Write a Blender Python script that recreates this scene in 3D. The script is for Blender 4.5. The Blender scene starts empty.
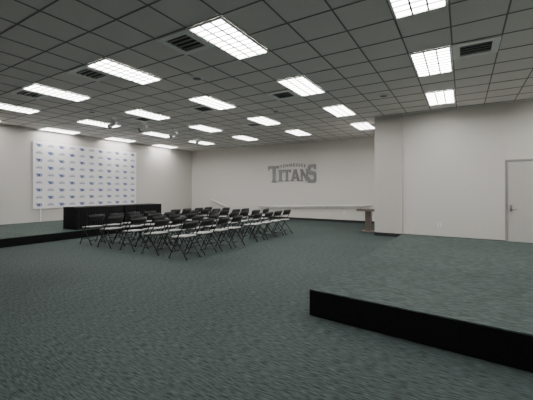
import bpy, bmesh, math, random
from mathutils import Vector, Matrix
random.seed(3)
S=bpy.context.scene
H=3.66; CH=1.4; T=0.63
XW=-13.45; YN=13.75; YP=10.31; XP=-2.32; XE=5.6; YS=-3.0

# ---------- materials ----------
def mat(name,col,rough=.6,metal=0.,noise=None,bump=0,scale=(40,40,40),var=.2,emit=None,spec=None):
    m=bpy.data.materials.new(name); m.use_nodes=True
    nt=m.node_tree; b=nt.nodes['Principled BSDF']
    b.inputs['Base Color'].default_value=(*col,1); b.inputs['Roughness'].default_value=rough
    b.inputs['Metallic'].default_value=metal
    if spec is not None: b.inputs['Specular IOR Level'].default_value=spec
    if emit:
        b.inputs['Emission Color'].default_value=(*emit[0],1); b.inputs['Emission Strength'].default_value=emit[1]
    tc=nt.nodes.new('ShaderNodeTexCoord'); mp=nt.nodes.new('ShaderNodeMapping')
    mp.inputs['Scale'].default_value=scale
    n=nt.nodes.new('ShaderNodeTexNoise'); n.inputs['Scale'].default_value=1; n.inputs['Detail'].default_value=4
    nt.links.new(tc.outputs['Object'],mp.inputs[0]); nt.links.new(mp.outputs[0],n.inputs[0])
    r=nt.nodes.new('ShaderNodeValToRGB')
    r.color_ramp.elements[0].position=.3; r.color_ramp.elements[1].position=.7
    r.color_ramp.elements[0].color=(*[c*(1-var) for c in col],1)
    r.color_ramp.elements[1].color=(*[min(1,c*(1+var)) for c in col],1)
    nt.links.new(n.outputs['Fac'],r.inputs[0]); nt.links.new(r.outputs[0],b.inputs['Base Color'])
    if bump:
        bp=nt.nodes.new('ShaderNodeBump'); bp.inputs['Strength'].default_value=bump; bp.inputs['Distance'].default_value=.005
        nt.links.new(n.outputs['Fac'],bp.inputs['Height']); nt.links.new(bp.outputs[0],b.inputs['Normal'])
    return m
def carpet(name,lo,hi):
    m=bpy.data.materials.new(name); m.use_nodes=True
    nt=m.node_tree; b=nt.nodes['Principled BSDF']; b.inputs['Roughness'].default_value=.8
    b.inputs['Specular IOR Level'].default_value=.2
    tc=nt.nodes.new('ShaderNodeTexCoord')
    def nz(sc,det):
        mp=nt.nodes.new('ShaderNodeMapping'); mp.inputs['Scale'].default_value=sc
        n=nt.nodes.new('ShaderNodeTexNoise'); n.inputs['Scale'].default_value=1; n.inputs['Detail'].default_value=det
        nt.links.new(tc.outputs['Object'],mp.inputs[0]); nt.links.new(mp.outputs[0],n.inputs[0]); return n
    a=nz((12,85,85),2); c=nz((150,150,150),2); d=nz((.45,.45,.45),3)
    def mth(op,x,y):
        k=nt.nodes.new('ShaderNodeMath'); k.operation=op
        for i,v in enumerate((x,y)):
            if isinstance(v,(int,float)): k.inputs[i].default_value=v
            else: nt.links.new(v,k.inputs[i])
        return k.outputs[0]
    s=mth('ADD',mth('MULTIPLY',a.outputs['Fac'],.70),mth('ADD',mth('MULTIPLY',c.outputs['Fac'],.15),mth('MULTIPLY',d.outputs['Fac'],.15)))
    r=nt.nodes.new('ShaderNodeValToRGB'); r.color_ramp.elements[0].position=.37; r.color_ramp.elements[1].position=.64
    r.color_ramp.elements[0].color=(*lo,1); r.color_ramp.elements[1].color=(*hi,1)
    nt.links.new(s,r.inputs[0]); nt.links.new(r.outputs[0],b.inputs['Base Color'])
    bp=nt.nodes.new('ShaderNodeBump'); bp.inputs['Strength'].default_value=.3; bp.inputs['Distance'].default_value=.003
    nt.links.new(s,bp.inputs['Height']); nt.links.new(bp.outputs[0],b.inputs['Normal'])
    return m
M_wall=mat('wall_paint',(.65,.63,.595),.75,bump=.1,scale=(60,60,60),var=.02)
M_wall2=mat('wall_paint_shaded',(.55,.53,.50),.75,bump=.1,scale=(60,60,60),var=.02)  # darker copy of the wall paint; the pier's weaker light is painted in
M_ceil=mat('acoustic_tile',(.80,.765,.74),.9,bump=.3,scale=(50,50,50),var=.06)
M_grid=mat('tbar_metal',(.20,.195,.19),.6,var=.05)
M_carp=carpet('teal_carpet',(.013,.0225,.0215),(.076,.101,.097))
M_carp2=carpet('stage_carpet',(.016,.027,.0255),(.086,.112,.105))
M_riser=mat('riser_carpet',(.010,.011,.011),.95,scale=(90,90,90),var=.4,bump=.4,spec=.1)
M_base=mat('rubber_base',(.02,.02,.022),.5,var=.1)
M_lamp=mat('lamp_diffuser',(.9,.9,.9),.5,var=.01,emit=((1,.975,.94),24))
M_white=mat('white_enamel',(.85,.85,.84),.4,var=.03)
M_louv=mat('louver_aluminium',(.35,.35,.35),.5,var=.03)
M_dark=mat('dark_slot',(.03,.03,.03),.7,var=.1)
M_black=mat('black_steel',(.012,.012,.013),.35,metal=.3,var=.1)
M_blackp=mat('black_plastic',(.015,.015,.016),.5,var=.1)
M_seat=mat('seat_vinyl',(.50,.50,.49),.35,var=.05)
M_cloth=mat('black_cloth',(.010,.010,.011),.85,scale=(8,8,2),var=.3,spec=.2)
M_vinyl=mat('backdrop_vinyl',(.90,.90,.92),.5,var=.01)
M_navy=mat('logo_navy',(.05,.07,.22),.5,var=.05)
M_lblue=mat('logo_blue',(.12,.18,.42),.5,var=.05)
M_lgrey=mat('logo_grey',(.30,.32,.46),.5,var=.05)
M_sign=mat('sign_brushed_metal',(.24,.24,.245),.4,metal=.3,var=.15,scale=(5,5,60))
M_door=mat('door_paint',(.52,.505,.48),.5,var=.03)
M_frame=mat('door_frame_paint',(.28,.275,.27),.5,var=.03)
M_steel=mat('steel',(.45,.45,.45),.3,metal=1,var=.05)
M_wood=mat('wood_grey',(.16,.13,.11),.5,scale=(3,3,40),var=.3)

# ---------- helpers ----------
class MB:
    def __init__(s): s.bm=bmesh.new(); s.mats=[]
    def mi(s,m):
        if m not in s.mats: s.mats.append(m)
        return s.mats.index(m)
    def box(s,a,b,m,bev=0,rot=None,piv=None):
        before=set(s.bm.faces)
        r=bmesh.ops.create_cube(s.bm,size=1)
        vs=r['verts']
        c=[(a[i]+b[i])/2 for i in range(3)]; d=[abs(b[i]-a[i]) for i in range(3)]
        for v in vs: v.co=Vector((v.co.x*d[0]+c[0],v.co.y*d[1]+c[1],v.co.z*d[2]+c[2]))
        if bev:
            es=set(e for v in vs for e in v.link_edges)
            bmesh.ops.bevel(s.bm,geom=list(es),offset=bev,segments=2,affect='EDGES',profile=.5)
        fs=[f for f in s.bm.faces if f not in before]
        vs=set(v for f in fs for v in f.verts)
        i=s.mi(m)
        for f in fs: f.material_index=i
        if rot is not None:
            bmesh.ops.rotate(s.bm,verts=list(vs),cent=Vector(piv or c),matrix=rot)
        return vs
    def tube(s,pts,r,m,n=8):
        pts=[Vector(p) for p in pts]; i=s.mi(m); rings=[]
        for k,p in enumerate(pts):
            t=((pts[min(k+1,len(pts)-1)]-pts[max(k-1,0)])).normalized()
            up=Vector((0,0,1)) if abs(t.z)<.9 else Vector((1,0,0))
            u=t.cross(up).normalized(); w=t.cross(u)
            rings.append([s.bm.verts.new(p+u*r*math.cos(2*math.pi*j/n)+w*r*math.sin(2*math.pi*j/n)) for j in range(n)])
        for k in range(len(rings)-1):
            for j in range(n):
                f=s.bm.faces.new((rings[k][j],rings[k][(j+1)%n],rings[k+1][(j+1)%n],rings[k+1][j])); f.material_index=i; f.smooth=True
        for rg in (rings[0],rings[-1]):
            f=s.bm.faces.new(rg); f.material_index=i
    def poly(s,pts,ext,m):
        """flat polygon extruded by vector ext"""
        i=s.mi(m); ext=Vector(ext)
        a=[s.bm.verts.new(p) for p in pts]; b=[s.bm.verts.new(Vector(p)+ext) for p in pts]
        n=len(a); fs=[s.bm.faces.new(a),s.bm.faces.new(b[::-1])]
        for k in range(n): fs.append(s.bm.faces.new((a[k],b[k],b[(k+1)%n],a[(k+1)%n])))
        for f in fs: f.material_index=i
    def done(s,name,loc=(0,0,0),rot=(0,0,0)):
        bmesh.ops.recalc_face_normals(s.bm,faces=s.bm.faces)
        me=bpy.data.meshes.new(name); s.bm.to_mesh(me); s.bm.free()
        for m in s.mats: me.materials.append(m)
        o=bpy.data.objects.new(name,me); o.location=loc; o.rotation_euler=rot
        S.collection.objects.link(o); return o
def box(name,a,b,m,bev=0):
    k=MB(); k.box(a,b,m,bev); return k.done(name)
def inst(src,name,loc,rz=0):
    o=bpy.data.objects.new(name,src.data); o.location=loc; o.rotation_euler=(0,0,rz); S.collection.objects.link(o); return o

# ---------- room ----------
box('floor',(XW-.1,YS-.1,-.1),(XE+.1,YN+.1,0),M_carp)
box('ceiling',(XW-.1,YS-.1,H),(XE+.1,YN+.1,H+.1),M_ceil)
box('wall_west',(XW-.1,YS-.1,0),(XW,YN+.1,H),M_wall)
box('wall_north',(XW,YN,0),(XP,YN+.1,H),M_wall)
# near north wall around the door opening
DX0,DX1,DZ=1.0,1.93,2.13
box('wall_north_near',(-1.52,YP,0),(DX0-.05,YP+.12,H),M_wall)
box('wall_north_east',(DX1+.05,YP,0),(XE,YP+.12,H),M_wall)
box('wall_door_header',(DX0-.05,YP,DZ+.05),(DX1+.05,YP+.12,H),M_wall)
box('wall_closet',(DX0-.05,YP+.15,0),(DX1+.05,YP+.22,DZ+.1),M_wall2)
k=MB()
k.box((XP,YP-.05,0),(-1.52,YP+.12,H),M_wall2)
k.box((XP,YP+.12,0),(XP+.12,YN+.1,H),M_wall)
k.done('wall_pier')
box('wall_east',(XE,YS-.1,0),(XE+.1,YP+.12,H),M_wall)
box('wall_south',(XW,YS-.1,0),(XE,YS,H),M_wall)
box('baseboard_north',(XW,YN-.012,0),(XP,YN,.10),M_base)
box('baseboard_west',(XW,YS,0),(XW+.012,YN-.012,.10),M_base)
k=MB(); k.box((XP-.012,YP-.062,0),(-1.51,YP-.05,.10),M_base); k.box((-1.51,YP-.012,0),(DX0-.05,YP,.10),M_base); k.done('baseboard_pier')
box('baseboard_east',(DX1+.05,YP-.012,0),(XE,YP,.10),M_base)

# ceiling T-bar grid
k=MB()
x0=-.45-T/2; y0=3.87-T
x=x0-T*21
while x<XE:
    if x>XW: k.box((x-.010,YS,H-.006),(x+.010,YN,H),M_grid)
    x+=T
y=y0-T*12
while y<YN:
    if y>YS: k.box((XW,y-.010,H-.007),(XE,y+.010,H-.001),M_grid)
    y+=T
k.done('trim_ceiling_grid')
k=MB()
k.box((XW,YN-.02,H-.02),(XP,YN,H-.007),M_white);k.box((XW,YS,H-.02),(XW+.02,YN,H-.007),M_white);k.box((XP,YP-.07,H-.02),(XE,YP-.05,H-.007),M_white)
k.done('trim_ceiling_edge')

# light fixture (troffer)
w,l=T/2-.012,T-.012
k=MB()
k.box((-w+.03,-l+.03,-.010),(w-.03,l-.03,-.008),M_lamp)
for sx in(-1,1):
    k.box((sx*w,-l,-.03),(sx*(w-.03),l,-.008),M_white)
    k.box((-w+.03,sx*l,-.03),(w-.03,sx*(l-.03),-.008),M_white)
NX,NY=3,9
for i in range(1,NX):
    xx=-w+.03+(2*w-.06)*i/NX; k.box((xx-.012,-l+.03,-.026),(xx+.012,l-.03,-.011),M_louv)
for j in range(1,NY):
    yy=-l+.03+(2*l-.06)*j/NY; k.box((-w+.03,yy-.009,-.025),(w-.03,yy+.009,-.011),M_louv)
first=None
for r in range(-1,4):
    for c in range(-2,6):
        X=-.45-2.52*c; Y=3.87+2.52*r
        if X>XP and Y>YP-1: continue
        if r==-1 and (c>1 or c<0): continue
        if first is None: first=k.done('ceiling_light',(X,Y,H))
        else: inst(first,'ceiling_light',(X,Y,H))

# vents
k=MB(); a=T/2-.005
for sx in(-1,1):
    k.box((sx*a,-a,-.03),(sx*(a-.10),a,-.008),M_white); k.box((-a+.10,sx*a,-.03),(a-.10,sx*(a-.10),-.008),M_white)
k.box((-a+.10,-a+.10,-.011),(a-.10,a-.10,-.008),M_dark)
for j in range(4):
    yy=-a+.16+j*(2*a-.32)/3
    k.box((-a+.10,yy-.018,-.026),(a-.10,yy+.018,-.014),M_louv,rot=Matrix.Rotation(.3,3,'X'))
gx=lambda n:-.45+n*T
vent=k.done('ceiling_vent',(gx(1),3.87+T*3.5,H))
for n,yy in((-5,3.87-T/2),(-9,3.87-T/2),(-5,3.87+T*4.5),(-13,3.87-T/2),(-9,3.87+T*4.5),(-13,3.87+T*4.5),(-9,3.87+T*8.5)):
    inst(vent,'ceiling_vent',(gx(n),yy,H))
# round ceiling speakers
k=MB(); bmesh.ops.create_cone(k.bm,cap_ends=True,segments=24,radius1=.11,radius2=.13,depth=.02)
k.mi(M_white); k.tube([(0,0,-.012),(0,0,-.009)],.085,M_grid,20)
sp=k.done('ceiling_speaker',(-4.55,4.8,H-.017))
for p in((-4.55,8.0),(-9.1,5.3),(-1.6,8.0)): inst(sp,'ceiling_speaker',(p[0],p[1],H-.017))

# hanging spotlights
k=MB()
k.box((-.06,-.06,-.03),(.06,.06,0),M_white)
k.tube([(0,0,-.02),(0,0,-.16)],.012,M_white)
k.tube([(0,0,-.14),(0,0,-.16)],.03,M_white,10)
k.tube([(.14,0,-.15),(.10,0,-.165),(-.05,0,-.215),(-.14,0,-.245),(-.17,0,-.255)],.055,M_white,14)
k.tube([(-.165,0,-.253),(-.20,0,-.265)],.07,M_blackp,14)
s0=k.done('track_spotlight',(-9.3,6.1,H))
for p in((-9.0,7.0),(-9.1,8.4),(-9.3,10.0)): inst(s0,'track_spotlight',(p[0],p[1],H))

# ---------- stages ----------
k=MB(); SH=.29
q=[(-1.46,3.33),(5.4,2.75),(5.4,8.6),(-1.3,8.73)]
k.poly([(x,y,0) for x,y in q],(0,0,SH-.012),M_riser)
k.poly([(x,y,SH-.012) for x,y in q],(0,0,.012),M_carp2); k.done('stage_platform')
k=MB(); LS=.22
k.box((XW+.013,-1.5,0),(-9.53,10.8,LS-.012),M_riser); k.box((XW+.013,-1.5,LS-.012),(-9.53,10.8,LS),M_carp2); k.done('presentation_dais')

# draped table
def table(loc,L,D,h):
    k=MB()
    i=k.mi(M_cloth)
    pts=[]
    a=[(-D/2,-L/2),(D/2,-L/2),(D/2,L/2),(-D/2,L/2)]
    cn=[int(D/.04),int(L/.04)]*2
    for e in range(4):
        for j in range(cn[e]): pts.append(Vector(a[e]).lerp(Vector(a[(e+1)%4]),j/cn[e]))
    top=[];bot=[]
    for j,p in enumerate(pts):
        nrm=Vector((1 if p.x>D/2-.001 else -1 if p.x<-D/2+.001 else 0,1 if p.y>L/2-.001 else -1 if p.y<-L/2+.001 else 0))
        off=.012*(1 if j%2 else -1)
        top.append(k.bm.verts.new((p.x,p.y,h-.01))); qq=p+nrm*(off+.012); bot.append(k.bm.verts.new((qq.x,qq.y,0.0)))
    N=len(top)
    for j in range(N):
        f=k.bm.faces.new((bot[j],bot[(j+1)%N],top[(j+1)%N],top[j])); f.material_index=i
    k.box((-D/2-.005,-L/2-.005,h-.03),(D/2+.005,L/2+.005,h),M_cloth,bev=.006)
    return k.done('draped_table',loc)
table((-10.09,5.97,LS),1.53,.75,.66)
table((-10.09,7.57,LS),1.53,.75,.66)

# ---------- folding chairs ----------
k=MB()
for sy in(-1,1):
    y=.205*sy
    k.tube([(-.23,y,.012),(-.13,y,.20),(-.02,y,.40),(.12,y,.60),(.17,y,.70),(.185,y*.97,.75)],.011,M_black)
    k.tube([(.25,y*.93,.012),(.13,y*.93,.17),(-.04,y*.93,.36),(-.13,y*.93,.42)],.011,M_black)
    k.box((-.245,y-.014,0),(-.215,y+.014,.02),M_blackp); k.box((.235,y*.93-.014,0),(.265,y*.93+.014,.02),M_blackp)
    k.tube([(-.16,y*.96,.41),(.17,y*.96,.44)],.010,M_black)
k.tube([(-.17,-.205,.13),(-.17,.205,.13)],.009,M_black); k.tube([(.17,-.19,.12),(.17,.19,.12)],.009,M_black)
k.tube([(.185,-.20,.75),(.187,0,.757),(.185,.20,.75)],.012,M_black)
R=Matrix.Rotation(math.radians(-4),3,'Y')
k.box((-.21,-.185,.415),(.17,.185,.430),M_black,bev=.004,rot=R)
k.box((-.205,-.18,.430),(.165,.18,.458),M_seat,bev=.012,rot=R)
n=10;i=k.mi(M_blackp);rows=[]
for zz,xo in((.61,.123),(.65,.145),(.70,.168),(.745,.182)):
    rw=[]
    for j in range(n+1):
        t=j/n*2-1; rw.append((xo+.035*(1-t*t),t*.20,zz))
    rows.append(rw)
fr=[[k.bm.verts.new(p) for p in r] for r in rows]; bk=[[k.bm.verts.new((p[0]+.014,p[1],p[2])) for p in r] for r in rows]
for A in(fr,bk):
    for r in range(3):
        for j in range(n):
            f=k.bm.faces.new((A[r][j],A[r][j+1],A[r+1][j+1],A[r+1][j])); f.material_index=i; f.smooth=True
for r in(0,3):
    for j in range(n): f=k.bm.faces.new((fr[r][j],fr[r][j+1],bk[r][j+1],bk[r][j])); f.material_index=i
for j in(0,n):
    for r in range(3): f=k.bm.faces.new((fr[r][j],fr[r+1][j],bk[r+1][j],bk[r][j])); f.material_index=i
ch=None
for X in(-8.25,-7.43,-6.61,-5.79,-4.97):
    for Y in(4.85,5.4,5.95,6.5,7.5,8.05,8.6,9.15):
        x=X+random.uniform(-.04,.04); y=Y+random.uniform(-.02,.02); rz=random.uniform(-.06,.06)
        if ch is None: ch=k.done('folding_chair',(x,y,0),(0,0,rz))
        else: inst(ch,'folding_chair',(x,y,0),rz)

# ---------- press backdrop ----------
k=MB(); Y0,Y1,Z0,Z1=5.62,9.97,.71,3.20
xf=XW+.06
k.box((XW+.03,Y0,Z0),(xf,Y1,Z1),M_vinyl)
for yy in(Y0+.25,(Y0+Y1)/2,Y1-.25):
    k.box((XW+.03,yy-.02,LS),(XW+.05,yy+.02,Z0+.02),M_vinyl)
def P(y,z,o=.002): return (xf+o,y,z)
rows_,cols=9,11
for r in range(rows_):
    for c in range(cols):
        cy=Y0+(c+.5)*(Y1-Y0)/cols; cz=Z1-(r+.5)*(Z1-Z0)/rows_
        if (r+c)%2==0:
            s=.085
            ci=[P(cy+s*.5+s*.62*math.cos(a),cz+s*.62*math.sin(a)) for a in [2*math.pi*q/14 for q in range(14)]]
            k.poly(ci,(.0015,0,0),M_navy)
            k.poly([P(cy+s*.4,cz+s*.75),P(cy-s*.3,cz+s*.55),P(cy-s*1.6,cz+s*.85),P(cy-s*.9,cz+s*.2),P(cy-s*1.4,cz-s*.1),P(cy-s*.5,cz-s*.3),P(cy-s*.9,cz-s*.8),P(cy+s*.3,cz-s*.62)],(.001,0,0),M_lblue)
            k.poly([P(cy+s*.3,cz-s*.25,.004),P(cy+s*.7,cz-s*.25,.004),P(cy+s*.7,cz+s*.25,.004),P(cy+s*.3,cz+s*.25,.004)],(.001,0,0),M_vinyl)
        else:
            x=cy-.11
            for q in range(6):
                wd=.027
                k.poly([P(x,cz-.035),P(x+wd,cz-.035),P(x+wd,cz+.025),P(x,cz+.025)],(.001,0,0),M_lgrey)
                x+=.037
            k.poly([P(cy-.06,cz+.04),P(cy+.06,cz+.04),P(cy+.06,cz+.058),P(cy-.06,cz+.058)],(.001,0,0),M_lgrey)
k.done('press_backdrop')

# ---------- wall sign ----------
k=MB(); yb=YN-.05
SX0,SX1,SZ0,SZ1=-8.25,-5.72,1.82,2.60
def pl(pts,ox,oz,sx,sz,d=.05):
    k.poly([(ox+p[0]*sx,yb,oz+p[1]*sz) for p in pts],(0,d,0),M_sign)
Tl=[(0,.72),(.08,.72),(.14,.82),(.36,.82),(.36,.12),(.28,.06),(.28,0),(.72,0),(.72,.06),(.64,.12),(.64,.82),(.86,.82),(.92,.72),(1,.72),(1,1),(0,1)]
Il=[(.0,0),(1,0),(1,.1),(.8,.16),(.8,.84),(1,.9),(1,1),(0,1),(0,.9),(.2,.84),(.2,.16),(0,.1)]
Nl=[(0,0),(.32,0),(.32,.08),(.26,.12),(.26,.62),(.74,0),(.94,0),(.94,.9),(1,.92),(1,1),(.68,1),(.68,.92),(.74,.88),(.74,.36),(.28,1),(0,1),(0,.92),(.06,.9),(.06,.12),(0,.08)]
Sl=[(0,.3),(0,0),(.85,0),(1,.12),(1,.48),(.88,.6),(.3,.66),(.3,.82),(.72,.82),(.8,.72),(.97,.72),(.97,1),(.15,1),(0,.88),(0,.56),(.12,.45),(.7,.38),(.7,.17),(.28,.17),(.18,.3)]
pl([(0,.74),(.07,.74),(.13,.84),(.42,.84),(.42,.12),(.34,.06),(.34,0),(.76,0),(.76,.06),(.68,.12),(.68,.84),(.95,.84),(1,.84),(1,1),(0,1)],SX0,SZ0-.06,.62,.82)
pl(Il,SX0+.58,SZ0,.22,.56); pl(Tl,SX0+.84,SZ0,.42,.56)
pl([(0,0),(.3,0),(.27,.1),(.53,.8),(.5,1),(.36,1),(.05,.1),(0,.08)],SX0+1.26,SZ0,.46,.56)
pl([(1,0),(.7,0),(.73,.1),(.47,.8),(.5,1),(.64,1),(.95,.1),(1,.08)],SX0+1.26,SZ0,.46,.56,.048)
pl([(.3,.22),(.7,.22),(.66,.36),(.34,.36)],SX0+1.26,SZ0,.46,.56,.047)
pl(Nl,SX0+1.75,SZ0,.42,.56)
pl(Sl,SX0+2.14,SZ0-.08,.42,.84)
cu=bpy.data.curves.new('t','FONT'); cu.body='TENNESSEE'; cu.size=.20; cu.extrude=.015; cu.offset=.006; cu.space_character=1.45
to=bpy.data.objects.new('t',cu); S.collection.objects.link(to)
bpy.context.view_layer.update()
me=bpy.data.meshes.new_from_object(to.evaluated_get(bpy.context.evaluated_depsgraph_get()))
bpy.data.objects.remove(to)
xs=[v.co.x for v in me.vertices]; W=max(xs)-min(xs)
for v in me.vertices:
    t=(v.co.x-min(xs))/W*2-1; v.co.y+=.07*(1-t*t)
me.transform(Matrix.Translation((SX0+.66-min(xs),YN-.015,SZ0+.63))@Matrix.Rotation(math.pi/2,4,'X'))
k.bm.from_mesh(me)
k.done('wall_sign')

# ---------- handrails on the back wall ----------
def rail(p,q,nbr):
    k=MB(); yy=YN-.12
    k.tube([(p[0],YN-.005,p[1]),(p[0],yy,p[1]),(q[0],yy,q[1]),(q[0],YN-.005,q[1])],.030,M_white,10)
    for j in range(nbr):
        t=(j+.5)/nbr; x=p[0]+(q[0]-p[0])*t; z=p[1]+(q[1]-p[1])*t
        k.tube([(x,yy,z-.01),(x,YN-.05,z-.09),(x,YN-.01,z-.1)],.012,M_white)
        k.box((x-.03,YN-.01,z-.14),(x+.03,YN,z-.06),M_louv)
    k.poly([(p[0],YN-.012,p[1]-.125),(q[0],YN-.012,q[1]-.125),(q[0],YN-.012,q[1]-.105),(p[0],YN-.012,p[1]-.105)],(0,.012,0),M_louv)  # grey strip on the wall standing in for the rail's shadow
    return k.done('handrail')
rail((-11.84,.86),(-10.7,.50),3)
rail((-8.7,.58),(-3.3,.76),7)

# console stand partly behind the pier
k=MB()
k.box((-.2,-.2,0),(.2,.2,.04),M_wood,bev=.008); k.box((-.09,-.09,.04),(.09,.09,.70),M_wood,bev=.006)
k.box((-.34,-.26,.70),(.34,.26,.745),M_wood,bev=.008); k.box((-.32,-.25,.745),(.32,-.225,.77),M_wood)
k.done('console_stand',(-2.69,11.0,0))

# ---------- door ----------
k=MB()
k.box((DX0-.05,YP-.02,0),(DX0,YP+.12,DZ+.05),M_frame,bev=.004); k.box((DX1,YP-.02,0),(DX1+.05,YP+.12,DZ+.05),M_frame,bev=.004)
k.box((DX0,YP-.02,DZ),(DX1,YP+.12,DZ+.05),M_frame,bev=.004)
k.box((DX0+.004,YP-.005,.008),(DX1-.004,YP+.04,DZ-.004),M_door,bev=.002)
k.box((DX0+.05,YP-.011,.84),(DX0+.10,YP-.004,1.02),M_steel)
k.tube([(DX0+.075,YP-.005,.91),(DX0+.075,YP-.06,.91),(DX0+.19,YP-.06,.91)],.011,M_steel)
for z in(.25,1.07,1.88): k.box((DX1-.012,YP-.017,z-.05),(DX1+.004,YP-.003,z+.05),M_steel)
k.done('door_1')

def outlet(a,axis):
    k=MB()
    if axis=='y':
        k.box((-.04,-.008,-.06),(.04,0,.06),M_white,bev=.002)
        for z in(-.025,.025): k.box((-.016,-.0095,z-.014),(.016,-.008,z+.014),M_lgrey)
    else:
        k.box((0,-.04,-.06),(.008,.04,.06),M_white,bev=.002)
        for z in(-.025,.025): k.box((.008,-.016,z-.014),(.0095,.016,z+.014),M_lgrey)
    return k.done('wall_outlet',a)
outlet((-.55,YP,.42),'y'); outlet((XW,4.6,.50),'x'); outlet((XW,11.7,.45),'x'); outlet((-12.4,YN,.45),'y'); outlet((-4.4,YN,.40),'y')

# ---------- world & camera ----------
w=bpy.data.worlds.new('World'); S.world=w; w.use_nodes=True
w.node_tree.nodes['Background'].inputs[0].default_value=(.5,.5,.5,1); w.node_tree.nodes['Background'].inputs[1].default_value=.1
cam=bpy.data.cameras.new('camera'); co=bpy.data.objects.new('camera',cam); S.collection.objects.link(co)
cam.sensor_width=36; cam.lens=322/533*36; cam.shift_y=-10/533
co.location=(0,0,CH); co.rotation_euler=(math.pi/2,0,math.radians(31.3)); S.camera=co
